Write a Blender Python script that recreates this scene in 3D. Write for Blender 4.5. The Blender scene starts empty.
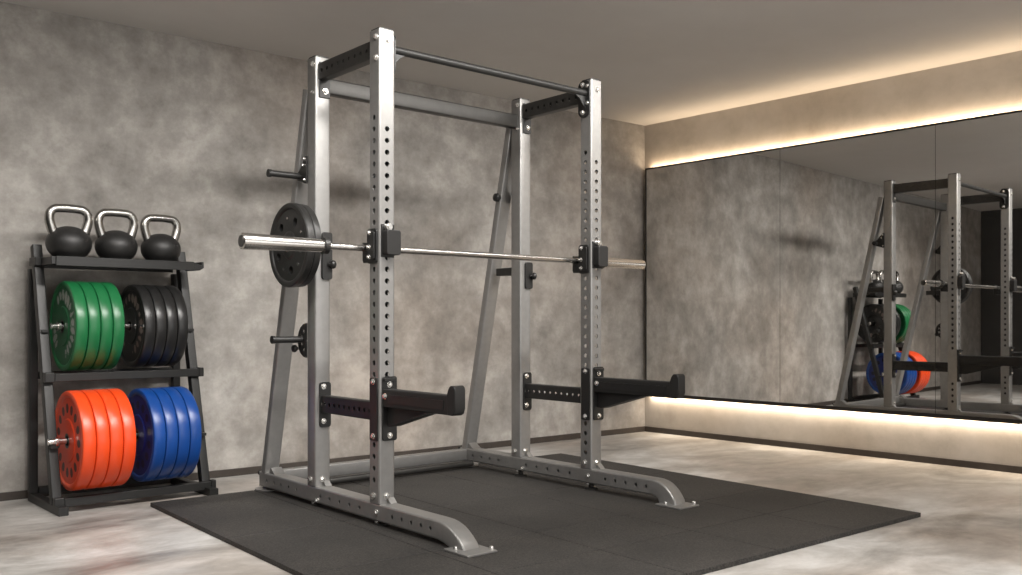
import bpy, bmesh, math, random
from mathutils import Vector, Matrix
random.seed(7)
R = math.radians
scene = bpy.context.scene
COL = scene.collection

# ------------------------------------------------------------------ materials
def new_mat(name):
    m = bpy.data.materials.new(name); m.use_nodes = True
    nt = m.node_tree; b = nt.nodes['Principled BSDF']
    return m, nt, b

def simple(name, col, rough=.5, metal=0., noise=.0, nscale=60., bump=0., spec=.5, coat=0., bscale=None):
    m, nt, b = new_mat(name)
    b.inputs['Base Color'].default_value = (*col, 1)
    b.inputs['Roughness'].default_value = rough
    b.inputs['Metallic'].default_value = metal
    b.inputs['Specular IOR Level'].default_value = spec
    b.inputs['Coat Weight'].default_value = coat
    b.inputs['Coat Roughness'].default_value = .25
    if noise or bump:
        tc = nt.nodes.new('ShaderNodeTexCoord')
        nz = nt.nodes.new('ShaderNodeTexNoise'); nz.inputs['Scale'].default_value = nscale
        nz.inputs['Detail'].default_value = 5
        nt.links.new(tc.outputs['Object'], nz.inputs['Vector'])
        if noise:
            rp = nt.nodes.new('ShaderNodeValToRGB')
            rp.color_ramp.elements[0].position = .3; rp.color_ramp.elements[1].position = .7
            rp.color_ramp.elements[0].color = (*[c * (1 - noise) for c in col], 1)
            rp.color_ramp.elements[1].color = (*[min(1, c * (1 + noise)) for c in col], 1)
            nt.links.new(nz.outputs['Fac'], rp.inputs['Fac'])
            nt.links.new(rp.outputs['Color'], b.inputs['Base Color'])
        if bump:
            n2 = nt.nodes.new('ShaderNodeTexNoise'); n2.inputs['Scale'].default_value = bscale or nscale * 3
            nt.links.new(tc.outputs['Object'], n2.inputs['Vector'])
            bp = nt.nodes.new('ShaderNodeBump'); bp.inputs['Strength'].default_value = bump
            bp.inputs['Distance'].default_value = .002
            nt.links.new(n2.outputs['Fac'], bp.inputs['Height'])
            nt.links.new(bp.outputs['Normal'], b.inputs['Normal'])
    return m

def mottled(name, cols, scale, stretch=(1, 1, 1), rot=(0, 0, 0), rough=(.5, .8), bump=.15, fine=18., distort=.4, spec=.4, fine_amt=.35, pos=(.28, .5, .74)):
    """plaster / polished concrete: two scales of noise blended into a three colour ramp"""
    m, nt, b = new_mat(name)
    N = nt.nodes.new; Lk = nt.links.new
    tc = N('ShaderNodeTexCoord'); mp = N('ShaderNodeMapping')
    mp.inputs['Scale'].default_value = stretch; mp.inputs['Rotation'].default_value = rot
    Lk(tc.outputs['Object'], mp.inputs['Vector'])
    n1 = N('ShaderNodeTexNoise'); n1.inputs['Scale'].default_value = scale
    n1.inputs['Detail'].default_value = 8; n1.inputs['Roughness'].default_value = .62
    n1.inputs['Distortion'].default_value = distort
    n2 = N('ShaderNodeTexNoise'); n2.inputs['Scale'].default_value = fine
    n2.inputs['Detail'].default_value = 6; n2.inputs['Roughness'].default_value = .7
    Lk(mp.outputs['Vector'], n1.inputs['Vector']); Lk(mp.outputs['Vector'], n2.inputs['Vector'])
    mx = N('ShaderNodeMix'); mx.data_type = 'FLOAT'; mx.inputs[0].default_value = fine_amt
    Lk(n1.outputs['Fac'], mx.inputs[2]); Lk(n2.outputs['Fac'], mx.inputs[3])
    rp = N('ShaderNodeValToRGB'); cr = rp.color_ramp
    cr.elements[0].position = pos[0]; cr.elements[0].color = (*cols[0], 1)
    cr.elements[1].position = pos[2]; cr.elements[1].color = (*cols[2], 1)
    e = cr.elements.new(pos[1]); e.color = (*cols[1], 1)
    Lk(mx.outputs[0], rp.inputs['Fac'])
    # brown tint patches
    n3 = N('ShaderNodeTexNoise'); n3.inputs['Scale'].default_value = scale * .7; n3.inputs['Detail'].default_value = 4
    mp2 = N('ShaderNodeMapping'); mp2.inputs['Location'].default_value = (7.3, 2.1, 4.7); mp2.inputs['Scale'].default_value = stretch
    mp2.inputs['Rotation'].default_value = rot
    Lk(tc.outputs['Object'], mp2.inputs['Vector']); Lk(mp2.outputs['Vector'], n3.inputs['Vector'])
    r3 = N('ShaderNodeValToRGB'); r3.color_ramp.elements[0].position = .45; r3.color_ramp.elements[1].position = .68
    r3.color_ramp.elements[0].color = (1, 1, 1, 1); r3.color_ramp.elements[1].color = (*cols[3], 1)
    Lk(n3.outputs['Fac'], r3.inputs['Fac'])
    mu = N('ShaderNodeMix'); mu.data_type = 'RGBA'; mu.blend_type = 'MULTIPLY'; mu.inputs[0].default_value = 1
    Lk(rp.outputs['Color'], mu.inputs[6]); Lk(r3.outputs['Color'], mu.inputs[7])
    Lk(mu.outputs[2], b.inputs['Base Color'])
    rr = N('ShaderNodeMapRange'); rr.inputs['To Min'].default_value = rough[0]; rr.inputs['To Max'].default_value = rough[1]
    Lk(mx.outputs[0], rr.inputs['Value']); Lk(rr.outputs['Result'], b.inputs['Roughness'])
    b.inputs['Specular IOR Level'].default_value = spec
    bp = N('ShaderNodeBump'); bp.inputs['Strength'].default_value = bump; bp.inputs['Distance'].default_value = .01
    Lk(mx.outputs[0], bp.inputs['Height']); Lk(bp.outputs['Normal'], b.inputs['Normal'])
    return m

M = {}
M['wall'] = mottled('wall_plaster', [(.15, .138, .126), (.31, .292, .270), (.53, .505, .475), (.84, .79, .75)], 1.05, fine=6.5, fine_amt=.42, pos=(.34, .5, .66), rough=(.6, .85), bump=.10)
M['wall_r'] = mottled('wall_plaster_pale', [(.33, .30, .265), (.46, .425, .385), (.55, .515, .475), (.9, .87, .83)], 2.2, fine=10, rough=(.6, .85), bump=.08)
M['floor'] = mottled('floor_concrete', [(.18, .168, .155), (.385, .37, .35), (.59, .58, .565), (.86, .79, .74)], 1.5, stretch=(.9, 1.5, 1), rot=(0, 0, R(35)), fine=6, pos=(.36, .5, .63), rough=(.28, .5), bump=.02, distort=.9, fine_amt=.3, spec=.45)
M['ceiling'] = mottled('ceiling_plaster', [(.56, .54, .515), (.60, .58, .555), (.64, .62, .595), (.95, .94, .93)], .7, fine=3, rough=(.8, .9), bump=.02)
M['base'] = simple('baseboard_brown', (.042, .033, .027), .55, noise=.15, nscale=20)
M['panel'] = simple('dark_panel', (.052, .050, .048), .45, noise=.08, nscale=4)
M['steel'] = simple('silver_powder_coat', (.30, .295, .287), .37, metal=.6, noise=.05, nscale=30, bump=.04, bscale=900)
M['dark_steel'] = simple('dark_grey_steel', (.062, .060, .057), .38, metal=.6, noise=.08, nscale=30)
M['black'] = simple('black_powder_coat', (.013, .0127, .0123), .42, noise=.15, nscale=40, bump=.05, bscale=700)
M['rackblack'] = simple('charcoal_powder_coat', (.0105, .0104, .0100), .45, noise=.15, nscale=40, bump=.04, bscale=600)
M['pad'] = simple('black_urethane', (.0135, .013, .0127), .55, bump=.05, nscale=200)
M['chrome'] = simple('polished_chrome', (.72, .70, .68), .17, metal=1.)
M['barsteel'] = simple('satin_chrome', (.62, .60, .57), .24, metal=1.)
M['handle'] = simple('kettlebell_handle_steel', (.42, .41, .39), .26, metal=1.)
M['bolt'] = simple('zinc_bolt', (.80, .79, .76), .25, metal=.9)
M['iron'] = simple('cast_iron_black', (.014, .0137, .0133), .42, noise=.2, nscale=50, bump=.12, bscale=250, spec=.6)
M['kettle'] = simple('kettlebell_powder_coat', (.013, .0127, .0124), .48, noise=.2, nscale=60, bump=.15, bscale=420)
M['green'] = simple('green_rubber', (.010, .125, .040), .33, noise=.07, nscale=14)
M['blackr'] = simple('black_rubber', (.014, .014, .014), .33, noise=.1, nscale=14)
M['orange'] = simple('orange_rubber', (.72, .062, .010), .33, noise=.05, nscale=14)
M['blue'] = simple('blue_rubber', (.006, .052, .24), .33, noise=.07, nscale=14)
def face_mat(name, col, mark, R0, n, wa, wr, worn, rough=.42):
    '''rubber plate face with a ring of n marks (slots, or worn print) at two thirds of the radius'''
    m, nt, b = new_mat(name); N = nt.nodes.new; Lk = nt.links.new
    def math_(op, a, c=None):
        q = N('ShaderNodeMath'); q.operation = op
        for k, v in enumerate((a, c)):
            if v is None: continue
            if isinstance(v, (int, float)): q.inputs[k].default_value = v
            else: Lk(v, q.inputs[k])
        return q.outputs[0]
    tc = N('ShaderNodeTexCoord'); sp = N('ShaderNodeSeparateXYZ'); Lk(tc.outputs['Object'], sp.inputs[0])
    yy, zz = sp.outputs['Y'], sp.outputs['Z']
    r = math_('SQRT', math_('ADD', math_('MULTIPLY', yy, yy), math_('MULTIPLY', zz, zz)))
    th = math_('MULTIPLY', math_('ARCTAN2', zz, yy), n / (2 * math.pi))
    fr = math_('ABSOLUTE', math_('SUBTRACT', math_('FRACT', math_('ADD', th, 50.)), .5))
    u = math_('DIVIDE', fr, wa); v = math_('DIVIDE', math_('SUBTRACT', r, R0 * .645), wr)
    d = math_('ADD', math_('POWER', u, 2), math_('POWER', math_('ABSOLUTE', v), 2))
    if worn:
        nz = N('ShaderNodeTexNoise'); nz.inputs['Scale'].default_value = 48; nz.inputs['Detail'].default_value = 2
        Lk(tc.outputs['Object'], nz.inputs['Vector'])
        n2 = N('ShaderNodeTexNoise'); n2.inputs['Scale'].default_value = 9; n2.inputs['Detail'].default_value = 0
        Lk(tc.outputs['Object'], n2.inputs['Vector'])
        d = math_('ADD', math_('ADD', d, math_('MULTIPLY', math_('SUBTRACT', nz.outputs['Fac'], .5), 5.0)), math_('MULTIPLY', math_('SUBTRACT', n2.outputs['Fac'], .42), 10.))
    mask = math_('LESS_THAN', d, 1.)
    mx = N('ShaderNodeMix'); mx.data_type = 'RGBA'; mx.inputs[6].default_value = (*col, 1); mx.inputs[7].default_value = (*mark, 1)
    Lk(mask, mx.inputs[0]); Lk(mx.outputs[2], b.inputs['Base Color'])
    b.inputs['Roughness'].default_value = rough
    bp = N('ShaderNodeBump'); bp.inputs['Strength'].default_value = .6; bp.inputs['Distance'].default_value = .003; bp.invert = not worn
    Lk(mask, bp.inputs['Height']); Lk(bp.outputs['Normal'], b.inputs['Normal'])
    return m
M['green_d'] = face_mat('green_plate_face', (.008, .085, .030), (.27, .29, .26), .2215, 22, .27, .022, True)
M['blackr_d'] = face_mat('black_plate_face', (.012, .012, .012), (.17, .13, .115), .2130, 20, .25, .018, True)
M['orange_d'] = face_mat('orange_plate_face', (.62, .045, .008), (.05, .010, .006), .2385, 15, .30, .024, False)
M['blue_d'] = face_mat('blue_plate_face', (.006, .018, .14), (.003, .004, .03), .2330, 14, .30, .022, False)
M['mirror'] = simple('mirror_silvering', (.80, .79, .77), .012, metal=1.)
M['edge'] = simple('mirror_edge_dark', (.03, .027, .024), .4, metal=.3)

def mat_mat():
    m, nt, b = new_mat('speckled_rubber')
    N = nt.nodes.new; Lk = nt.links.new
    tc = N('ShaderNodeTexCoord'); v = N('ShaderNodeTexNoise'); v.inputs['Scale'].default_value = 170; v.inputs['Detail'].default_value = 2
    w = N('ShaderNodeTexNoise'); w.inputs['Scale'].default_value = 3; w.inputs['Detail'].default_value = 5
    Lk(tc.outputs['Object'], v.inputs['Vector']); Lk(tc.outputs['Object'], w.inputs['Vector'])
    r = N('ShaderNodeValToRGB'); r.color_ramp.elements[0].position = .35; r.color_ramp.elements[1].position = .72
    r.color_ramp.elements[0].color = (.012, .0112, .0106, 1); r.color_ramp.elements[1].color = (.060, .055, .051, 1)
    Lk(v.outputs['Fac'], r.inputs['Fac'])
    r2 = N('ShaderNodeValToRGB'); r2.color_ramp.elements[0].color = (.7, .7, .7, 1); r2.color_ramp.elements[1].color = (1.2, 1.18, 1.15, 1)
    r2.color_ramp.elements[0].position = .3; r2.color_ramp.elements[1].position = .7
    Lk(w.outputs['Fac'], r2.inputs['Fac'])
    mu = N('ShaderNodeMix'); mu.data_type = 'RGBA'; mu.blend_type = 'MULTIPLY'; mu.inputs[0].default_value = 1
    Lk(r.outputs['Color'], mu.inputs[6]); Lk(r2.outputs['Color'], mu.inputs[7]); Lk(mu.outputs[2], b.inputs['Base Color'])
    b.inputs['Roughness'].default_value = .68
    bp = N('ShaderNodeBump'); bp.inputs['Strength'].default_value = .25; bp.inputs['Distance'].default_value = .002
    Lk(v.outputs['Fac'], bp.inputs['Height']); Lk(bp.outputs['Normal'], b.inputs['Normal'])
    return m
M['mat'] = mat_mat()

# ------------------------------------------------------------------ mesh builder
def V(*a): return Vector(a)
X, Y, Z = V(1, 0, 0), V(0, 1, 0), V(0, 0, 1)

class MB:
    def __init__(s, off=(0, 0, 0)):
        s.bm = bmesh.new(); s.off = Vector(off); s.oriented = set()
    def v(s, p): return s.bm.verts.new(Vector(p) - s.off)
    def face(s, pts):
        f = s.bm.faces.new([s.v(p) for p in pts]); f.smooth = False
        return f
    def strip(s, rings, closed=True, cap0=False, cap1=False, smooth=True):
        """connect successive rings of points"""
        vs = [[s.v(p) for p in r] for r in rings]
        n = len(rings[0])
        for a, b in zip(vs, vs[1:]):
            for i in range(n if closed else n - 1):
                j = (i + 1) % n
                s.bm.faces.new((a[i], a[j], b[j], b[i])).smooth = smooth
        if cap0: s.bm.faces.new(vs[0][::-1]).smooth = False
        if cap1: s.bm.faces.new(vs[-1]).smooth = False
    def box(s, lo, hi):
        x0, y0, z0 = lo; x1, y1, z1 = hi
        s.strip([[(x0, y0, z0), (x1, y0, z0), (x1, y1, z0), (x0, y1, z0)], [(x0, y0, z1), (x1, y0, z1), (x1, y1, z1), (x0, y1, z1)]], True, True, True)
    def cyl(s, p0, p1, r0, r1=None, n=20):
        p0 = Vector(p0); p1 = Vector(p1); r1 = r0 if r1 is None else r1
        d = (p1 - p0).normalized(); u = d.orthogonal().normalized(); w = d.cross(u)
        ring = lambda c, r: [c + (u * math.cos(t) + w * math.sin(t)) * r for t in [2 * math.pi * i / n for i in range(n)]]
        s.strip([ring(p0, r0), ring(p1, r1)], True, True, True)
    def lathe(s, c, ax, prof, n=48, cap=True):
        """prof: list of (along, radius)"""
        c = Vector(c); d = Vector(ax).normalized(); u = d.orthogonal().normalized(); w = d.cross(u)
        rings = [[c + d * a + (u * math.cos(t) + w * math.sin(t)) * max(r, 1e-4) for t in [2 * math.pi * i / n for i in range(n)]] for a, r in prof]
        s.strip(rings, True, cap, cap)
    def prism(s, pts, d):
        d = Vector(d); s.strip([[Vector(p) for p in pts], [Vector(p) + d for p in pts]], True, True, True)
    def sweep(s, path, r, n=14, cap=True, sx=1.0):
        """round tube along a polyline, radius float or list"""
        path = [Vector(p) for p in path]; rings = []
        t0 = (path[1] - path[0]).normalized(); u = t0.orthogonal().normalized()
        for i, p in enumerate(path):
            t = (path[min(i + 1, len(path) - 1)] - path[max(i - 1, 0)]).normalized()
            u = (u - t * u.dot(t)).normalized(); w = t.cross(u)
            rr = r[i] if isinstance(r, (list, tuple)) else r
            rings.append([p + (u * math.cos(a) + w * math.sin(a)) * rr for a in [2 * math.pi * k / n for k in range(n)]])
        s.strip(rings, True, cap, cap)
    def cell(s, f, u0, u1, v0, v1, hu, hv, hr, depth_f, n=16):
        """rectangular cell [u0,u1]x[v0,v1] with a round hole; f maps (u,v,depth)->point"""
        ins, outs, deep = [], [], []
        for k in range(n):
            a = 2 * math.pi * (k + .5) / n
            c, q = math.cos(a), math.sin(a)
            ins.append(f(hu + hr * c, hv + hr * q, 0)); deep.append(f(hu + hr * c, hv + hr * q, depth_f))
            tu = ((u1 - hu) if c > 0 else (u0 - hu)) / c if abs(c) > 1e-9 else 1e9
            tv = ((v1 - hv) if q > 0 else (v0 - hv)) / q if abs(q) > 1e-9 else 1e9
            t = min(tu, tv); outs.append([hu + t * c, hv + t * q])
        # snap nearest outer points to the four corners
        for cu, cv in ((u0, v0), (u0, v1), (u1, v0), (u1, v1)):
            k = min(range(n), key=lambda i: (outs[i][0] - cu) ** 2 + (outs[i][1] - cv) ** 2); outs[k] = [cu, cv]
        s.strip([[f(a, b, 0) for a, b in outs], ins, deep], True, smooth=False)
    def holed_strip(s, f, w, length, holes, hr, pitch, depth):
        """face strip of half width w along v from 0..length with holes at v positions"""
        holes = sorted(h for h in holes if hr * 1.3 < h < length - hr * 1.3)
        c = min(pitch / 2, w, ) * .98; cur = 0.
        for i, h in enumerate(holes):
            a, b = max(h - c, cur, 0), min(h + c, length)
            if i + 1 < len(holes): b = min(b, (h + holes[i + 1]) / 2)
            if a > cur + 1e-6: s.face([f(-w, cur, 0), f(w, cur, 0), f(w, a, 0), f(-w, a, 0)])
            s.cell(f, -w, w, a, b, 0, h, hr, depth); cur = b
        if cur < length - 1e-6: s.face([f(-w, cur, 0), f(w, cur, 0), f(w, length, 0), f(-w, length, 0)])
    def orient(s, before, out):
        for f in s.bm.faces:
            if f in before or f in s.oriented: continue
            f.normal_update()
            if f.normal.dot(out(f.calc_center_median() + s.off)) < 0: f.normal_flip()
            s.oriented.add(f)
    def rtube(s, o, L, U, W, wu, wv, length, r=.008, holes={}, hr=.0115, pitch=.05, caps=True, depth=.004):
        """rectangular tube, centre line from o along L, rounded long edges, true holes in chosen faces"""
        o = Vector(o); hu, hv = wu / 2, wv / 2; before = set(s.bm.faces)
        for key, nrm, tan, h, w in (('+u', U, W, hu, hv), ('-u', -U, W, hu, hv), ('+v', W, U, hv, hu), ('-v', -W, U, hv, hu)):
            f = lambda a, b, d, nrm=nrm, tan=tan, h=h: o + nrm * (h - d) + tan * a + L * b
            s.holed_strip(f, w - r, length, holes.get(key, []), hr, pitch, depth)
        for su in (1, -1):
            for sv in (1, -1):
                arc = [o + U * su * (hu - r + r * math.cos(t)) + W * sv * (hv - r + r * math.sin(t)) for t in [math.pi / 2 * k / 4 for k in range(5)]]
                s.strip([arc, [p + L * length for p in arc]], False)
        if caps:
            for e in (0, length):
                sec = []
                for su, sv, a0 in ((1, 1, 0), (-1, 1, 90), (-1, -1, 180), (1, -1, 270)):
                    for k in range(5):
                        t = R(a0 + 22.5 * k)
                        sec.append(o + L * e + U * (su * (hu - r) + r * math.cos(t)) + W * (sv * (hv - r) + r * math.sin(t)))
                s.face(sec)
        def out(c):                 # outward direction for a face centred at c
            d = c - o; a, b, l = d.dot(U), d.dot(W), d.dot(L)
            if l < 1e-6: return -L
            if l > length - 1e-6: return L
            return U * (a / hu) ** 9 + W * (b / hv) ** 9
        s.orient(before, out)
    def build(s, name, mat, parent=None, bevel=0., smooth=35, merge=True, seg=2):
        rest = [f for f in s.bm.faces if f not in s.oriented]
        if rest: bmesh.ops.recalc_face_normals(s.bm, faces=rest)
        if merge: bmesh.ops.remove_doubles(s.bm, verts=s.bm.verts[:], dist=1e-5)
        me = bpy.data.meshes.new(name); s.bm.to_mesh(me); s.bm.free()
        me.set_sharp_from_angle(angle=R(smooth))
        me.materials.append(mat)
        o = bpy.data.objects.new(name, me); COL.objects.link(o)
        if parent: o.parent = parent
        if bevel:
            b = o.modifiers.new('bevel', 'BEVEL'); b.width = bevel; b.segments = seg; b.limit_method = 'ANGLE'; b.angle_limit = R(40)
            b.harden_normals = True
        return o

def tag(o, label=None, cat=None, group=None, kind=None):
    if label: o['label'] = label
    if cat: o['category'] = cat
    if group: o['group'] = group
    if kind: o['kind'] = kind
    return o

def thing(name, label, cat, loc=(0, 0, 0), rz=0., group=None):
    o = bpy.data.objects.new(name, None); COL.objects.link(o)
    o.location = loc; o.rotation_euler = (0, 0, rz); o.empty_display_size = .1
    return tag(o, label, cat, group)

def struct(o): o['kind'] = 'structure'; return o

def copy_tree(o, parent=None):
    c = o.copy(); COL.objects.link(c)
    if parent: c.parent = parent
    for ch in list(o.children): copy_tree(ch, c)
    return c

# ------------------------------------------------------------------ camera
CAMP = dict(x=-5.62, y=-5.218, z=.9, yaw=51.081, f=927.13, hy=321.3)
cam = bpy.data.cameras.new('camera'); co = bpy.data.objects.new('camera', cam); COL.objects.link(co)
co.location = (CAMP['x'], CAMP['y'], CAMP['z'])
co.rotation_euler = (R(90), 0, R(CAMP['yaw'] - 90))
cam.sensor_width = 36.; cam.lens = CAMP['f'] * 36. / 1022.
cam.shift_y = (CAMP['hy'] - 287.5) / 1022.
cam.clip_start = .05
scene.camera = co

# ------------------------------------------------------------------ room
H = 2.501
WA = R(-86.6)                       # the mirror wall meets the back wall slightly off square
XL, YF = -8.3, -7.4
def wall_pt(s, off, z=0):         # along the mirror wall, off = distance into the room
    d = R(3.4); return V(math.sin(d) * s - math.cos(d) * off, -math.cos(d) * s - math.sin(d) * off, z)
fe = wall_pt(7.6, 0)
mb = MB(); mb.prism([(XL - .1, .1, -.1), (XL - .1, YF, -.1), (fe.x + .1, YF, -.1), (.12, .1, -.1)], (0, 0, .1)); struct(mb.build('floor', M['floor']))
mb = MB(); mb.prism([(XL - .1, .1, H), (XL - .1, YF, H), (fe.x + .1, YF, H), (.12, .1, H)], (0, 0, .1)); struct(mb.build('ceiling', M['ceiling']))
mb = MB(); mb.box((XL - .1, 0, 0), (.1, .1, H)); struct(mb.build('wall_back', M['wall']))
mb = MB(); mb.box((0, 0, 0), (7.6, .1, H)); o = struct(mb.build('wall_right', M['wall_r'])); o.rotation_euler = (0, 0, WA)
mb = MB(); mb.box((XL - .1, YF, 0), (XL - .02, 0, H))
y = 0.
while y > YF + .2:                # tall dark panels with open joints
    mb.box((XL - .02, max(y - .895, YF), 0), (XL, y - .006, H - .10)); y -= .9
struct(mb.build('wall_left', M['panel'], bevel=.002))
mb = MB(); mb.box((XL - .1, YF - .1, 0), (fe.x + .1, YF, H)); struct(mb.build('wall_front', M['wall']))
mb = MB(); mb.box((XL, -.012, 0), (-.012, 0, .042)); struct(mb.build('baseboard_back', M['base'], bevel=.002))
mb = MB(); mb.box((.002, -.012, 0), (7.6, 0, .042)); o = struct(mb.build('baseboard_right', M['base'], bevel=.002)); o.rotation_euler = (0, 0, WA)

# mirror panels on the right wall, standing off the wall with light behind the top and bottom edge
ZB, ZT, OFF = .322, 2.128, .046
edges = [.056, 1.276, 2.372, 3.47, 4.57]
labels = ['frameless wall mirror panel next to the concrete corner, left end of the run',
          'middle wall mirror panel between the two vertical mirror joints',
          'wall mirror panel at the right edge of the photo, right of the bright joint']
for i, (a, b) in enumerate(zip(edges, edges[1:])):
    if i == 3: break
    t = thing('wall_mirror', labels[i], 'mirror', wall_pt(a, OFF, ZB), WA)
    mb = MB(); mb.box((.0012, 0, 0), (b - a - .0012, .006, ZT - ZB)); mb.build('mirror_glass', M['mirror'], t)
    mb = MB(); mb.box((.0, .0062, .0), (b - a, .014, ZT - ZB)); mb.build('backing_board', M['edge'], t)
mb = MB(); mb.box((.05, -OFF - .004, ZB - .026), (3.47, -OFF + .014, ZB)); o = struct(mb.build('trim_1', M['edge'], bevel=.001)); o.rotation_euler = (0, 0, WA)
mb = MB(); mb.box((.05, -OFF - .004, ZT), (3.47, -OFF + .014, ZT + .012)); o = struct(mb.build('trim_2', M['edge'], bevel=.001)); o.rotation_euler = (0, 0, WA)
mb = MB(); mb.box((.046, -OFF - .004, ZB - .026), (.0558, -OFF + .014, ZT + .012)); o = struct(mb.build('trim_3', M['edge'], bevel=.001)); o.rotation_euler = (0, 0, WA)

# ------------------------------------------------------------------ rubber mat
mx0, mx1, my0, my1, MT = -4.155, -1.475, -3.085, -.615, .02
mb = MB()
xs = [mx0, -3.63, -3.11, -2.58, -2.05, mx1]; ys = [my0, -2.655, -2.265, -1.57, my1]
g = .0018
mb.box((mx0 + .001, my0 + .001, 0), (mx1 - .001, my1 - .001, MT - .004))
for a, b in zip(xs, xs[1:]):
    for c, d in zip(ys, ys[1:]):
        mb.box((a + (g if a != mx0 else 0), c + (g if c != my0 else 0), .0), (b - (g if b != mx1 else 0), d - (g if d != my1 else 0), MT))
tag(mb.build('rubber_floor_mat', M['mat'], bevel=.002, merge=False), 'large dark grey speckled rubber mat with faint joints under the power rack', 'mat')

# ------------------------------------------------------------------ power rack
O = V(-3.564, -1.772, 0); TH = R(1.667)
def W2(x, y, z=0): return V(O.x + x * math.cos(TH) - y * math.sin(TH), O.y + x * math.sin(TH) + y * math.cos(TH), z)
PW, DX, DY, TOP = .081, 1.291, .559, 2.162
HW = PW / 2
rack = thing('power_rack', 'silver steel power rack with perforated uprights standing on the black mat', 'power rack', W2(DX / 2 + HW, .3), TH)
RO = (DX / 2 + HW, .3, 0)      # anchor in rack coordinates
def RM(): return MB(RO)

_bolt_mesh = {}
def bolt(parent, pos, nrm, off, r=.0125, name='bolt'):
    """hex bolt with washer, pos on the surface in rack coordinates"""
    if r not in _bolt_mesh:
        mb = MB(); mb.cyl((0, 0, 0), (0, 0, .003), r * 1.15, n=18)
        mb.lathe((0, 0, .003), Z, [(0, r * .9), (.006, r * .9), (.009, r * .72), (.0095, r * .3)], n=6)
        o = mb.build(name, M['bolt'], parent, smooth=30); _bolt_mesh[r] = o.data
    else:
        o = bpy.data.objects.new(name, _bolt_mesh[r]); COL.objects.link(o); o.parent = parent
    o.location = Vector(pos) - Vector(off); o.rotation_euler = Vector(nrm).to_track_quat('Z', 'Y').to_euler()
    return o
def rb(pos, nrm, r=.0125): return bolt(rack, pos, nrm, RO, r)

BT = {0: .115, 1: .132}           # top of the base tube, left and right side
front_holes = [.67 + .0505 * k for k in range(22)]
side_holes = [.215 + .0505 * k for k in range(4)] + [.67 + .0505 * k for k in range(23)]
for i in (0, 1):
    for j in (0, 1):
        x, y = i * DX + HW, j * DY + HW
        mb = RM(); z0 = BT[i]
        hs = {} if j else {'-v': [h - z0 for h in front_holes], '+v': [h - z0 for h in front_holes], '-u': [h - z0 for h in side_holes], '+u': [h - z0 for h in side_holes]}
        mb.rtube((x, y, z0), Z, X, Y, PW, PW, TOP - z0 - .004, .009, hs)
        u = mb.build('front_upright' if j == 0 else 'rear_upright', M['steel'], rack)
        if j == 0:
            mb = RM(); mb.box((x - .016, y - .016, z0 + .01), (x + .016, y + .016, TOP - .03)); mb.build('hole_shade_core', M['black'], u)  # added black core, stands in for the shade inside the holes
        # plastic cap on top
        mb = RM(); mb.rtube((x, y, TOP - .004), Z, X, Y, PW - .006, PW - .006, .006, .012)
        mb.build('end_cap', M['black'], u)

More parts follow.
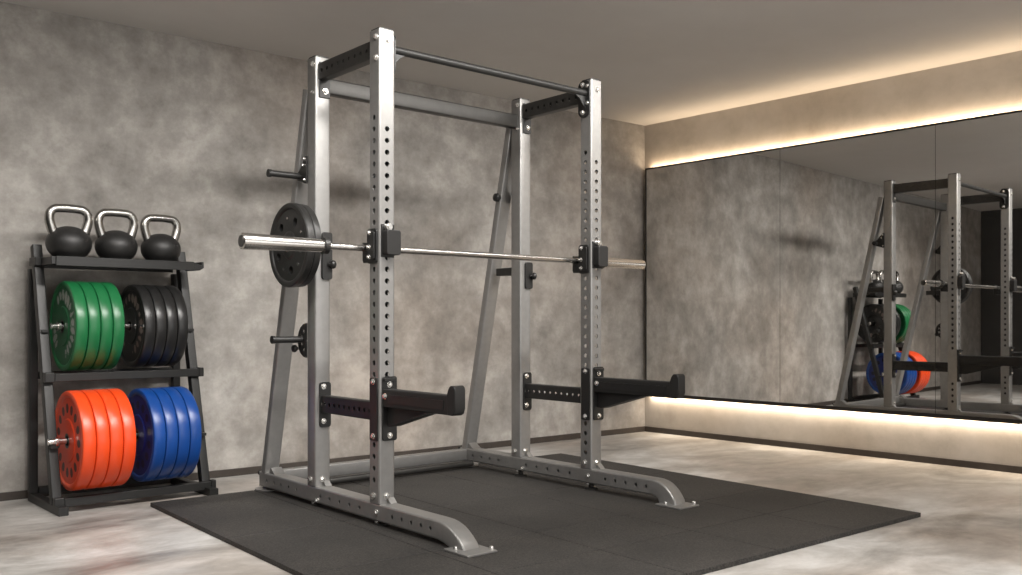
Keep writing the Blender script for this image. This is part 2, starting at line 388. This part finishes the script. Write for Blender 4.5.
# base tubes with bent front feet
for i in (0, 1):
    x = i * DX + HW; zt = BT[i]; zb = zt - .076; yr, yb = (1.155, 1.115)[i], -.40
    ln = yr - yb
    hp = [yr - q for q in (1.07, .99, .91, .83, .75, .51, .4225, .335, .2475, .16, -.10, -.17, -.24, -.31, -.375)]
    mb = RM()
    mb.rtube((x, yr, (zt + zb) / 2), -Y, X, Z, PW, .076, ln, .009, {'-u': hp, '+u': hp}, hr=.0085, caps=False)
    mb.face([(x - HW, yr, zb), (x + HW, yr, zb), (x + HW, yr, zt), (x - HW, yr, zt)])
    top = [(-.40, zt), (-.43, zt - .001), (-.46, zt - .006), (-.49, zt - .016), (-.515, zt - .030), (-.537, zt - .047), (-.556, zt - .066), (-.572, zt - .086), (-.578, .026)]
    bot = [(-.40, zb), (-.413, zb - .0005), (-.427, zb - .002), (-.438, zb - .004), (-.448, zb - .007), (-.456, zb - .010), (-.462, zb - .012), (-.466, max(.026, zb - .014)), (-.468, .026)]
    if zb > .05:
        bot[-1] = (-.474, .026)
    de = (-.028, .022)[i]
    top = [(a + de * k / 8, b) for k, (a, b) in enumerate(top)]; bot = [(a + de * k / 8, b) for k, (a, b) in enumerate(bot)]
    sec = []
    r = .009
    for su, sv, a0 in ((1, 1, 0), (-1, 1, 90), (-1, -1, 180), (1, -1, 270)):
        for k in range(5):
            t = R(a0 + 22.5 * k); sec.append((su * (HW - r) + r * math.cos(t), (sv * (.038 - r) + r * math.sin(t) + .038) / .076))
    rings = [[V(x + sx, b[0] + (a[0] - b[0]) * s, b[1] + (a[1] - b[1]) * s) for sx, s in sec] for a, b in zip(top, bot)]
    mb.strip(rings, True, False, True)
    base = mb.build('base_tube', M['steel'], rack)
    mb = RM(); mb.box((x - .080, -.640 + de, MT + .0005), (x + .064, -.488 + de, MT + .0085)); fp = mb.build('foot_plate', M['steel'], base, bevel=.002)
    mb = RM()
    mb.lathe((x, yr - .02, MT + .0005), Z, [(0, .068), (.006, .068), (.008, .064), (.008, .03), (zb - MT - .001, .026)], n=28)
    mb.build('foot_plate', M['steel'], base)
    mb = RM(); mb.cyl((x - .02, yr - .01, zt - .012), (x - .02, yr + .032, zt - .012), .014, n=16); mb.build('end_plug', M['black'], base)
    for yy in (.038, DY + HW):    # levelling pads under the uprights
        mb = RM(); mb.lathe((x, yy, MT + .0005), Z, [(0, .036), (.006, .036), (.010, .030), (.010, .014), (zb - MT - .001, .014)], n=20)
        mb.build('levelling_pad', M['dark_steel'], base)
        rb((x - .026, yy - .0, zb - .0005), -Z, .010)
    rb((x + .056, -.612 + de, MT + .0085), Z, .010); rb((x - .054, -.53 + de, MT + .0085), Z, .008)
    for j in (0, 1):
        yy = j * DY
        rb((x - HW, yy + .045, zt + .030), -X, .0135)
        rb((x - .002, yy, zt + .032), -Y, .0135)
        mb = RM()                    # weld gusset in front of the upright
        mb.prism([(x + .002, yy - .001, zt), (x + .002, yy - .028, zt + .0005), (x + .002, yy - .001, zt + .024)], (.032, 0, 0)); mb.build('gusset', M['steel'], rack)
    rb((x - HW, .02, zt - .036), -X, .011)
    rb((x - HW, -.02 + DY, zt - .060), -X, .010)

# rear braces
for i in (0, 1):
    x = i * DX + HW; zt = BT[i]
    p0, p1 = V(x, (1.115, 1.08)[i], zt - .004), V(x, .662, 2.02)
    d = (p1 - p0); L = d.length; d.normalize(); n = X.cross(d)
    mb = RM(); mb.rtube(p0, d, X, n, PW, .046, L, .008); mb.build('rear_brace', M['steel'], rack)
    mb = RM(); mb.prism([(x - .030, 1.00, zt), (x - .030, 1.062, zt), (x - .030, 1.046, zt + .03)], (.06, 0, 0)); mb.build('gusset', M['steel'], rack)

# rear floor rails
mb = RM(); mb.rtube((.0765, 1.075, .092), X, Y, Z, .05, .070, DX - .077, .008); mb.build('rear_floor_rail', M['steel'], rack)
mb = RM(); mb.cyl((.0765, 1.00, .048), (DX - .0005, 1.00, .048), .019, n=20); mb.build('rear_floor_rail', M['dark_steel'], rack)

# top: pull-up bar, rear crossbar, side crossbars
mb = RM(); mb.cyl((PW, .038, 2.090), (DX, .038, 2.090), .0175, n=24); pb = mb.build('pull_up_bar', M['black'], rack)
for x, s in ((PW, 1), (DX, -1)):
    mb = RM(); mb.prism([(x, .034, 2.076), (x + s * .080, .034, 2.076), (x + s * .045, .034, 2.055), (x, .034, 2.0)], (0, .008, 0)); mb.build('gusset', M['black'], rack)
mb = RM(); mb.rtube((PW, DY + .045, 2.034), X, Y, Z, .05, .076, DX - PW, .008); mb.build('rear_crossbar', M['dark_steel'], rack)
for i in (0, 1):
    x = i * DX + HW
    hp = [.045 + .05 * k for k in range(9)]
    mb = RM(); mb.rtube((x, PW, 2.088), Y, X, Z, .050, .080, DY - PW, .007, {'-u': hp, '+u': hp}, hr=.0095); mb.build('side_crossbar', M['dark_steel'], rack)
    # rear bracket of the side crossbar
    mb = RM(); mb.box((x - .022, DY - .007, 1.965), (x + HW - .003, DY - .0005, 2.135)); bk = mb.build('bracket', M['black'], rack, bevel=.003)
    rb((x + .010, DY - .007, 1.998), -Y, .0125)
    for yy in (.0, DY):
        rb((x - HW, yy + .02, 2.125), -X, .0125)
    rb((x - HW, .02, 2.035), -X, .0125)
    rb((x + .004, 0, 2.110), -Y, .0125)
    rb((x - HW, DY + .02, 1.99), -X, .0085)
def plate_yz(mb, x0, x1, pts):
    mb.prism([(x0, a, b) for a, b in pts], (x1 - x0, 0, 0))
def rrect(a0, a1, b0, b1, r, n=5):
    out = []
    for ca, cb, s in ((a1 - r, b1 - r, 0), (a0 + r, b1 - r, 90), (a0 + r, b0 + r, 180), (a1 - r, b0 + r, 270)):
        for k in range(n + 1):
            t = R(s + 90 * k / n); out.append((ca + r * math.cos(t), cb + r * math.sin(t)))
    return out
for x, s in ((DX, -1), (PW, 1)):   # pull-up bar flange plates on the inner faces
    mb = RM(); plate_yz(mb, x, x + s * .008, rrect(.004, .088, 1.965, 2.158, .035)); mb.build('bracket', M['black'], rack, bevel=.0015)
    rb((x + s * .008, .052, 2.135), X * s, .0115); rb((x + s * .008, .052, 1.990), X * s, .0115)

# perforated black safety rails along the sides with end plates
for i in (0, 1):
    x = i * DX + HW
    hp = [.04 + .0445 * k for k in range(10)]
    mb = RM(); mb.rtube((x + .012, PW + .0005, .506), Y, X, Z, .046, .082, DY - PW - .0085, .006, {'-u': hp, '+u': hp}, hr=.0095); sr = mb.build('side_safety_rail', M['black'], rack)
    mb = RM(); mb.prism([(a, DY - .008, b) for a, b in rrect(x - .020, x + HW, .395, .610, .014)], (0, .0075, 0)); mb.build('bracket', M['black'], rack, bevel=.001)
    for z in (.590, .505, .425): rb((x + .0, DY - .008, z), -Y, .0115)
    mb = RM(); plate_yz(mb, x - HW - .007, x - HW, rrect(.006, .066, .385, .655, .008)); mb.build('bracket', M['black'], rack, bevel=.001)
    for z in (.640, .405): rb((x - .045, .036, z), -X, .0115)

# plate storage pegs behind the rear uprights
PGY, PGZ = .597, 1.257
mb = RM(); mb.cyl((-.0005, PGY, PGZ), (-.006, PGY, PGZ), .034, n=24); mb.cyl((-.006, PGY, PGZ), (-.150, PGY, PGZ), .0245, n=24)
mb.build('storage_peg', M['black'], rack)
for i, s in ((0, -1), (1, 1)):
    x = 0. if i == 0 else DX + PW
    xa, xb = x + s * .0005, x + s * .009
    sh = 0. if i == 0 else .115     # the pegs on the mirror side are short
    # upper peg on a triangular plate
    mb = RM(); plate_yz(mb, min(xa, xb), max(xa, xb), [(.628, 1.695), (.640, 1.695), (.700, 1.632), (.722, 1.618), (.722, 1.586), (.640, 1.562), (.628, 1.562)])
    bk = mb.build('bracket', M['black'], rack, bevel=.001)
    mb = RM(); mb.cyl((x + s * .009, .700, 1.603), (x + s * (.165 - sh), .700, 1.603), .0155, n=20); mb.cyl((x + s * (.158 - sh), .700, 1.603), (x + s * (.172 - sh), .700, 1.603), .019, n=20)
    mb.build('storage_peg', M['black'], rack)
    for a, b in ((.640, 1.680), (.655, 1.652), (.640, 1.580)): rb((xb, a, b), X * s, .006)
    # lower peg on a slotted half-round plate
    mb = RM(); c = (.634, .808); ro, ri = .083, .030
    for k in range(9):
        a0, a1 = R(-90 + 20 * k), R(-90 + 20 * (k + 1))
        P = lambda r, a: (c[0] + r * math.cos(a), c[1] + r * math.sin(a))
        plate_yz(mb, min(xa, xb), max(xa, xb), [P(ro, a0), P(ro, a1), P(.062, a1), P(.062, a0)])
        plate_yz(mb, min(xa, xb), max(xa, xb), [P(.040, a0), P(.040, a1), P(.004, a1), P(.004, a0)])
        if k % 2 == 0: plate_yz(mb, min(xa, xb), max(xa, xb), [P(.062, a0), P(.062, a1), P(.040, a1), P(.040, a0)])
    mb.build('slotted_bracket', M['black'], rack)
    mb = RM(); mb.cyl((x + s * .009, .675, .812), (x + s * (.150 - sh), .690, .812), .016, n=20); mb.cyl((x + s * (.145 - sh), .690, .812), (x + s * (.158 - sh), .690, .812), .019, n=20)
    mb.build('storage_peg', M['black'], rack)
    mb = RM(); mb.lathe((x + s * .009, .716, .768), X * s, [(0, .009), (.006, .008), (.009, .016), (.016, .019), (.026, .016), (.031, .006)], n=18); mb.build('knob', M['black'], rack)
# flat spacer between rear brace and upright, with its knob
for i in (0, 1):
    x = i * DX + HW
    mb = RM(); mb.box((x - .030, DY + PW + .0005, 1.165), (x + .030, .785, 1.208)); mb.build('brace_spacer', M['black'], rack, bevel=.003)
    if i == 0: continue
    mb = RM(); mb.lathe((x - HW, .735, 1.615), -X, [(0, .010), (.010, .010), (.012, .022), (.024, .026), (.038, .022), (.044, .008)], n=20); mb.build('knob', M['black'], rack)
# hook brackets on the front faces of the rear uprights
for i in (0, 1):
    x = i * DX + HW
    za, zb2 = (1.10, 1.325) if i == 0 else (1.085, 1.235)
    mb = RM(); mb.prism([(a, DY - .012, b) for a, b in rrect(x - .008, x + .046, za, zb2, .012)], (0, .0115, 0))
    hb = mb.build('hook_bracket', M['black'], rack, bevel=.002)
    mb = RM(); mb.lathe((x + .024, DY - .012, za + .072), V(.75, -.66, 0), [(0, .009), (.010, .009), (.012, .018), (.024, .021), (.034, .016), (.038, .006)], n=18); mb.build('knob', M['black'], hb)

# ------------------------------------------------------------------ spotter arms (pinned to the front uprights)
for i, lab in ((0, 'black spotter arm with upturned pad on the left front upright, nearer the weight stand'),
               (1, 'black spotter arm with upturned pad on the right front upright, nearer the mirror')):
    x = i * DX + HW; A = (x, 0, .52)
    e = (.075, .030)[i]
    t = thing('spotter_arm', lab, 'spotter arm', W2(x, 0, .52), TH, 'spotter arms of the rack')
    mb = MB(A); mb.prism([(a, -.0085, b) for a, b in rrect(x - .026, x + .046, .385, .662, .010)], (0, .008, 0))
    mb.box((x - .026, -.024, .642), (x + .034, -.0085, .656))
    mb.build('mounting_plate', M['black'], t, bevel=.0015)
    mb = MB(A); mb.rtube((x - .004, -.009, .571), -Y, X, Z, .046, .078, .540 - e, .006); arm = mb.build('arm_tube', M['pad'], t)
    mb = MB(A); mb.box((x - .0295, -.52 + e, .552), (x - .0265, -.05, .588)); mb.build('side_strip', M['black'], arm)
    mb = MB(A)
    plate_yz(mb, x - .004, x + .004, [(-.009, .531), (-.009, .452), (-.060, .452), (-.330, .530)])
    plate_yz(mb, x - .030, x + .030, [(-.055, .460), (-.060, .452), (-.330, .526), (-.330, .531)])
    mb.build('gusset', M['pad'], t)
    mb = MB(A); plate_yz(mb, x - .030, x + .024, [(a + e, b) for a, b in ((-.546, .5325), (-.540, .608), (-.552, .636), (-.562, .648), (-.585, .650), (-.595, .642), (-.598, .63), (-.598, .56), (-.590, .540), (-.575, .5315))])
    mb.build('end_pad', M['pad'], t, bevel=.006, seg=3)
    for px, z in ((.012, .628), (-.012, .580), (.014, .408)): bolt(t, (x + px - .006, -.0085 - (.0 if z != .580 else 0), z) if z != .580 else (x - .0275, -.030, z), -Y if z != .580 else -X, A, .0115)

# ------------------------------------------------------------------ j-cups and barbell
BY, BZ = .106, 1.219
for i, lab in ((0, 'black j-cup on the left front upright, holding the long sleeve end of the barbell'),
               (1, 'black j-cup on the right front upright, holding the barbell end beside the mirror')):
    x = i * DX; A = (x + HW, .0, BZ - .05)
    t = thing('j_cup', lab, 'j-cup', W2(x + HW, 0, BZ - .05), TH, 'j-cups on the front uprights')
    mb = MB(A); plate_yz(mb, x - .009, x - .0005, rrect(.010, .084, 1.150, 1.300, .016)); mb.build('side_plate', M['black'], t, bevel=.0015)
    mb = MB(A); plate_yz(mb, x - .017, x - .009, rrect(.018, .044, 1.165, 1.288, .010)); mb.build('plate_rib', M['black'], t, bevel=.002)
    mb = MB(A)                        # cup behind the upright, open to the top
    plate_yz(mb, x + .004, x + .078, [(.0815, 1.156), (.136, 1.156), (.142, 1.168), (.142, 1.246), (.134, 1.246), (.128, 1.215), (.120, BZ - .0155), (.094, BZ - .0155), (.0815, BZ - .010)])
    mb.build('cup', M['black'], t, bevel=.002)
    mb = MB(A); mb.prism([(a, -.044, b) for a, b in rrect(x + .013, x + .084, 1.184, 1.292, .012)], (0, .043, 0)); mb.build('front_pad', M['pad'], t, bevel=.004, seg=3)
    mb = MB(A); mb.box((x + .008, -.006, 1.176), (x + .074, -.0005, 1.318)); mb.build('front_plate', M['black'], t, bevel=.002)
    mb = MB(A); mb.cyl((x + .034, -.006, 1.306), (x + .034, -.030, 1.306), .015, n=18); mb.cyl((x + .034, -.030, 1.306), (x + .034, -.037, 1.306), .010, n=18); mb.build('locking_pin', M['bolt'], t)
    for z in (1.283, 1.222, 1.178): bolt(t, (x - .009 if z == 1.222 else x - .009, .062, z), -X, A, .0095)

BXA, BXB = -.575, 1.815
bb = thing('barbell', 'polished steel barbell resting in the j-cups across the rack', 'barbell', W2((BXA + BXB) / 2, BY, BZ), TH)
A = ((BXA + BXB) / 2, BY, BZ)
mb = MB(A); mb.cyl((-.20, BY, BZ), (1.475, BY, BZ), .0145, n=28); mb.build('shaft', M['barsteel'], bb)
for x0, x1, s in ((BXA, -.215, 1), (BXB, 1.482, -1)):
    mb = MB(A); L = abs(x1 - x0)
    prof = [(0, .029), (.003, .033), (.012, .0335), (L - .03, .0275), (L, .0265)] if s == 1 else [(0, .022), (.003, .0255), (.01, .026), (L, .0255)]
    mb.lathe((x0, BY, BZ), X * s, prof, n=36); sl = mb.build('sleeve', M['barsteel'], bb)
    mb = MB(A); mb.lathe((x0 - s * .0005, BY, BZ), -X * s, [(0, .024 if s == 1 else .02), (.002, .023 if s == 1 else .019)], n=28); mb.build('end_cap', M['dark_steel'], sl)
    mb = MB(A); mb.lathe((x1, BY, BZ), X * s, [(0, .030), (.002, .036), (.022, .036), (.024, .030)], n=32); mb.build('collar', M['iron'], bb)

def iron_plate(lab, xc, R0, t, A):
    """cast plate, raised rim and hub, web with round openings; axis along X, local centre at A"""
    th = thing('weight_plate', lab, 'weight plate', W2(*A), TH, 'cast iron plates on the rack')
    mb = MB(); n = 60; h = t / 2
    rim = R0 * .84; hub = R0 * .34
    mb.lathe((0, 0, 0), X, [(-h * .55, rim), (-h * .85, rim + .004), (-h, rim + .010), (-h, R0 - .006), (-h + .004, R0 - .001), (-.003, R0), (.003, R0), (h - .004, R0 - .001), (h, R0 - .006), (h, rim + .010), (h * .85, rim + .004), (h * .55, rim)], n=n, cap=False)
    mb.lathe((0, 0, 0), X, [(-h * .55, hub), (-h * .95, hub - .008), (-h, hub - .012), (-h, .0315), (h, .0315), (h, hub - .012), (h * .95, hub - .008), (h * .55, hub)], n=n, cap=False)
    k = 5; rc = R0 * .60
    for q in range(k):                # web with round hand openings
        a0 = 2 * math.pi * (q + .15) / k; a1 = 2 * math.pi * (q + 1.15) / k; N = 6
        for e in (-1, 1):
            before = set(mb.bm.faces)
            f = lambda u, v, d, e=e: (e * (h * .55 - d), u * math.cos(v / rc), u * math.sin(v / rc))
            mid = (a0 + a1) / 2; hw = .26
            for b0, b1 in ((a0, mid - hw), (mid + hw, a1)):
                for m in range(3):
                    c0 = b0 + (b1 - b0) * m / 3; c1 = b0 + (b1 - b0) * (m + 1) / 3
                    mb.face([f(hub, c0 * rc, 0), f(rim, c0 * rc, 0), f(rim, c1 * rc, 0), f(hub, c1 * rc, 0)])
            mb.cell(f, hub, rim, (mid - hw) * rc, (mid + hw) * rc, rc, mid * rc, .021, h * .55)
            mb.orient(before, lambda c, e=e: V(e, 0, 0))
    mb.build('plate_casting', M['iron'], th, merge=True)
    for q in range(k):
        a = 2 * math.pi * (q + .15) / k
        c = V(-h * .55, rc * 1.08 * math.cos(a), rc * 1.08 * math.sin(a))
        mb = MB(); mb.cyl(c + V(.001, 0, 0), c - V(.003, 0, 0), .0065, n=12); mb.build('cast_stud', M['barsteel'], th)
    return th
iron_plate('outer of two black iron plates hung on the left rear upright behind the bar sleeve', 0, .199, .037, (-.1045, PGY, PGZ))
iron_plate('inner of two black iron plates on the left rear upright, against the steel', 0, .196, .036, (-.067, PGY, PGZ))

# ------------------------------------------------------------------ weight storage stand
wx0, wx1 = -4.575, -3.805
WR = R(3)
def SW(x, y, z):                 # stand coordinates to the room, the stand is turned a little
    dx, dy = x - (wx0 + wx1) / 2, y + .3
    return V((wx0 + wx1) / 2 + dx * math.cos(WR) - dy * math.sin(WR), -.3 + dx * math.sin(WR) + dy * math.cos(WR), z)
ws = thing('weight_storage_stand', 'black steel storage stand with kettlebells on top and coloured bumper plates', 'weight stand', ((wx0 + wx1) / 2, -.3, 0), WR)
WA0 = ((wx0 + wx1) / 2, -.3, 0)
def WM(): return MB(WA0)
def lean_y(z): return -.455 + (z - .05) / 1.23 * .325     # centre line of the leaning front uprights
for x in (wx0 + .022, wx1 - .022):
    mb = WM(); mb.rtube((x, -.068, .0005 + .02), -Y, X, Z, .044, .040, .505, .004); run = mb.build('foot_runner', M['rackblack'], ws)
    mb = WM(); p0 = V(x, lean_y(.041), .041); p1 = V(x, lean_y(1.275), 1.275); d = p1 - p0; L = d.length; d.normalize()
    mb.rtube(p0, d, X, X.cross(d), .044, .046, L, .004); mb.build('front_upright', M['rackblack'], ws)
    mb = WM(); mb.rtube((x, -.072, .041), Z, X, Y, .040, .040, 1.12, .004); mb.build('rear_upright', M['rackblack'], ws)
# top tray
zt = 1.196
mb = WM()
mb.box((wx0 + .045, -.375, zt), (wx1 - .046, -.095, zt + .006))
mb.box((wx0 + .045, -.379, zt - .028), (wx1 - .046, -.371, zt + .018))
mb.box((wx0 + .045, -.099, zt - .028), (wx1 - .046, -.091, zt + .018))
mb.build('top_tray', M['rackblack'], ws, bevel=.002, merge=False)
for s, x in ((-1, wx0), (1, wx1)):
    xi = x + .045 if s < 0 else x - .046
    xo = x - .002 if s < 0 else x + .008
    mb = WM()
    lo, hi = min(xi, xo), max(xi, xo)
    # side arm of the tray with an upturned outer tip
    if s > 0:
        mb.prism([(lo, -.376, zt - .026), (lo, -.376, zt + .016), (hi - .012, -.376, zt + .002), (hi - .010, -.376, zt + .020), (hi, -.376, zt + .020), (hi + .002, -.376, zt - .012), (hi - .020, -.376, zt - .026)], (0, .115, 0))
    else:
        mb.box((lo, -.205, zt - .022), (hi, -.100, zt + .020)); mb.box((wx0 + .024, -.376, zt - .022), (hi, -.205, zt + .016))
    mb.build('tray_end', M['rackblack'], ws, bevel=.003)
# middle and bottom rails
for z, name in ((.628, 'middle_rail'), (.048, 'bottom_rail')):
    yf = lean_y(z) - .032
    mb = WM(); mb.box((wx0 + .046, yf - .02, z - .020), (wx1 - .004, yf + .018, z + .020)); mb.build(name, M['rackblack'], ws, bevel=.003)
    mb = WM(); mb.box((wx0 + .046, -.092, z - .018), (wx1 - .046, -.052, z + .018)); mb.build(name, M['rackblack'], ws, bevel=.003)
    for x in (wx0 + .0, wx1 - .010):
        mb = WM(); mb.box((x - .0 if x < -4 else x + .0005, yf - .026, z - .022), (x + .0455 if x < -4 else x + .026, yf + .008, z + .026))
        mb.build('rail_end', M['black'], ws, bevel=.004)
# bars carrying the plates
GY, GZ, OY, OZ = -.285, .876, -.432, .330
for y, z in ((GY, GZ), (OY, OZ)):
    xs0 = wx0 + .047 if z > .5 else wx0 - .006
    mb = WM(); mb.cyl((xs0, y, z), (wx1 - .046, y, z), .0155, n=20)
    mb.cyl((xs0 + .03, y, z), (xs0 + .042, y, z), .024, n=20); pbk = mb.build('plate_bar', M['chrome'], ws)
    for x in (wx0 + .022, wx1 - .022):
        mb = WM(); mb.box((x - .015, y - .012 if z < .5 else y - .0, z - .03), (x + .015, lean_y(z) - .018, z - .0158))
        mb.build('bar_bracket', M['black'], ws)

def bumper(name_mat, face_mat, R0, t):
    th = thing('bumper_plate', 'x', 'bumper plate')
    h = t / 2
    mb = MB(); rr = R0 * .86; hb = R0 * .42
    mb.lathe((0, 0, 0), X, [(-h * .80, rr), (-h * .97, rr + .006), (-h, rr + .012), (-h, R0 - .009), (-h + .0025, R0 - .003), (-h + .008, R0), (h - .008, R0), (h - .0025, R0 - .003), (h, R0 - .009), (h, rr + .012), (h * .97, rr + .006), (h * .80, rr)], n=72, cap=False)
    mb.build('rim', M[name_mat], th)
    mb = MB()
    mb.lathe((0, 0, 0), X, [(-h * .80, rr + .001), (-h * .80, hb + .006), (-h * .96, hb), (-h * .96, .028), (h * .96, .028), (h * .96, hb), (h * .80, hb + .006), (h * .80, rr + .001)], n=72, cap=False)
    mb.build('face', M[face_mat], th)
    mb = MB(); mb.lathe((0, 0, 0), X, [(-h - .0005, .036), (-h - .0005, .0255), (h + .0005, .0255), (h + .0005, .036)], n=32, cap=False); mb.build('hub_ring', M['dark_steel'], th)
    return th

sets = [
 # colour, mats, radius, y, z, x of left face, plate thickness, marks, mark material
 ('green', 'green', 'green_d', .2215, GY, GZ, -4.478, .0570, 'upper row of the stand'),
 ('black', 'blackr', 'blackr_d', .2130, GY, GZ, -4.152, .0560, 'upper row of the stand'),
 ('orange', 'orange', 'orange_d', .2385, OY, OZ, -4.498, .0610, 'bottom row of the stand'),
 ('blue', 'blue', 'blue_d', .2330, OY, OZ, -4.170, .0600, 'bottom row of the stand'),
]
posn = ['leftmost', 'second from left', 'third from left', 'rightmost']
for c, m1, m2, R0, y, z, xl, t, row in sets:
    proto = bumper(m1, m2, R0, t - .0016)
    for k in range(4):
        o = proto if k == 0 else copy_tree(proto)
        o.location = SW(xl + t * (k + .5), y, z); o.rotation_euler = (R(13 * k), 0, WR)
        tag(o, '%s %s bumper plate of four on the %s' % (posn[k], c, row), 'bumper plate', '%s bumper plates on the stand' % c)

# ------------------------------------------------------------------ kettlebells
def kettlebell(lab, x, y, z, r, hh):
    t = thing('kettlebell', lab, 'kettlebell', SW(x, y, z), WR, 'kettlebells on the top tray')
    k = r / .1
    mb = MB(); prof = [(0, .058 * k), (.002, .064 * k)]
    cz = .076 * k
    for q in range(-44, 91, 6):
        a = R(q); prof.append((cz + .083 * k * math.sin(a), .1 * k * math.cos(a)))
    prof[-1] = (cz + .083 * k, .0005)
    prof = [p for i, p in enumerate(prof) if i < 2 or p[0] > .006]
    mb.lathe((0, 0, 0), Z, prof, n=48); mb.build('body', M['kettle'], t)
    top = cz + .083 * k
    zc = top + hh - .017 * k
    pts = [(-.066, cz + .040 * k), (-.080, top + .0), (-.086, top + hh * .33), (-.080, top + hh * .62), (-.062, zc - .004), (-.03, zc), (0, zc + .001)]
    pts = [(a * k, b) for a, b in pts]
    pts = pts + [(-a, b) for a, b in pts[-2::-1]]
    path = []                        # catmull-rom through the points
    P = [V(a, 0, b) for a, b in pts]; P = [P[0] * 2 - P[1]] + P + [P[-1] * 2 - P[-2]]
    for i in range(1, len(P) - 2):
        for s in range(6):
            u = s / 6
            path.append(.5 * ((2 * P[i]) + (P[i + 1] - P[i - 1]) * u + (2 * P[i - 1] - 5 * P[i] + 4 * P[i + 1] - P[i + 2]) * u * u + (3 * P[i] - P[i - 1] - 3 * P[i + 1] + P[i + 2]) * u ** 3))
    path.append(P[-2])
    n = len(path); rad = [(.020 + .003 * abs(i / (n - 1) * 2 - 1) ** 2) * k for i in range(n)]
    mb = MB(); mb.sweep(path, rad, 18); tag(mb.build('handle', M['handle'], t), 'polished steel handle')
    mb = MB()                        # small raised casting mark on the belly
    u0, v0 = R(-62), R(12)
    path = []
    for q in range(15):
        a = R(200 - 22 * q); du, dv = .13 * math.cos(a), .11 * math.sin(a)
        uu, vv = u0 + du, v0 + dv
        path.append((.1 * k * math.cos(vv) * math.cos(uu), .1 * k * math.cos(vv) * math.sin(uu), cz + .083 * k * math.sin(vv)))
    mb.sweep(path, .0022, 6); mb.build('raised_mark', M['kettle'], t)
    return t
kz = zt + .0065
kettlebell('black kettlebell with steel handle at the left end of the top tray', -4.442, -.275, kz, .1050, .104)
kettlebell('middle one of the three black kettlebells on the top tray', -4.213, -.270, kz, .1020, .105)
kettlebell('black kettlebell with steel handle at the right end of the top tray', -3.985, -.270, kz, .1000, .097)

# ------------------------------------------------------------------ light
def area(name, loc, rot, sx, sy, power, col=(1, .95, .88), spread=180):
    l = bpy.data.lights.new(name, 'AREA'); l.shape = 'RECTANGLE'; l.size = sx; l.size_y = sy; l.energy = power; l.color = col
    l.spread = R(spread)
    o = bpy.data.objects.new(name, l); COL.objects.link(o); o.location = loc; o.rotation_euler = rot
    return o
WARM = (1., .76, .51)
p = wall_pt(2.5, .021, ZT + .005)
area('mirror_light_top', p, (R(180), 0, WA), 4.86, .016, 15, WARM)
p = wall_pt(2.5, .021, ZB - .019)
area('mirror_light_bottom', p, (0, 0, WA), 4.86, .016, 18, (1., .82, .62))
NEU = (1., .965, .92)
area('ceiling_strip_light', (-5.4, -1.75, H - .02), (0, 0, 0), 1.3, .16, 20, NEU, 140)
area('ceiling_strip_light', (-3.9, -3.7, H - .02), (0, 0, 0), 3.0, .22, 78, NEU, 130)
area('wall_fill_light', (-3.0, -2.6, H - .03), (R(50), 0, 0), 3.8, .22, 76, NEU, 88)  # added lamp tilted at the back wall to brighten its middle
area('front_fill_light', (-2.6, YF + .1, 1.2), (R(90), 0, 0), 5.5, 1.9, 74, (1., .985, .97))  # added soft fill behind the camera, the front wall has no window
w = bpy.data.worlds.new('world'); scene.world = w; w.use_nodes = True
w.node_tree.nodes['Background'].inputs['Color'].default_value = (.9, .9, 1, 1)
w.node_tree.nodes['Background'].inputs['Strength'].default_value = .05
scene.view_settings.view_transform = 'Standard'
scene.view_settings.look = 'None'
scene.view_settings.exposure = 0.
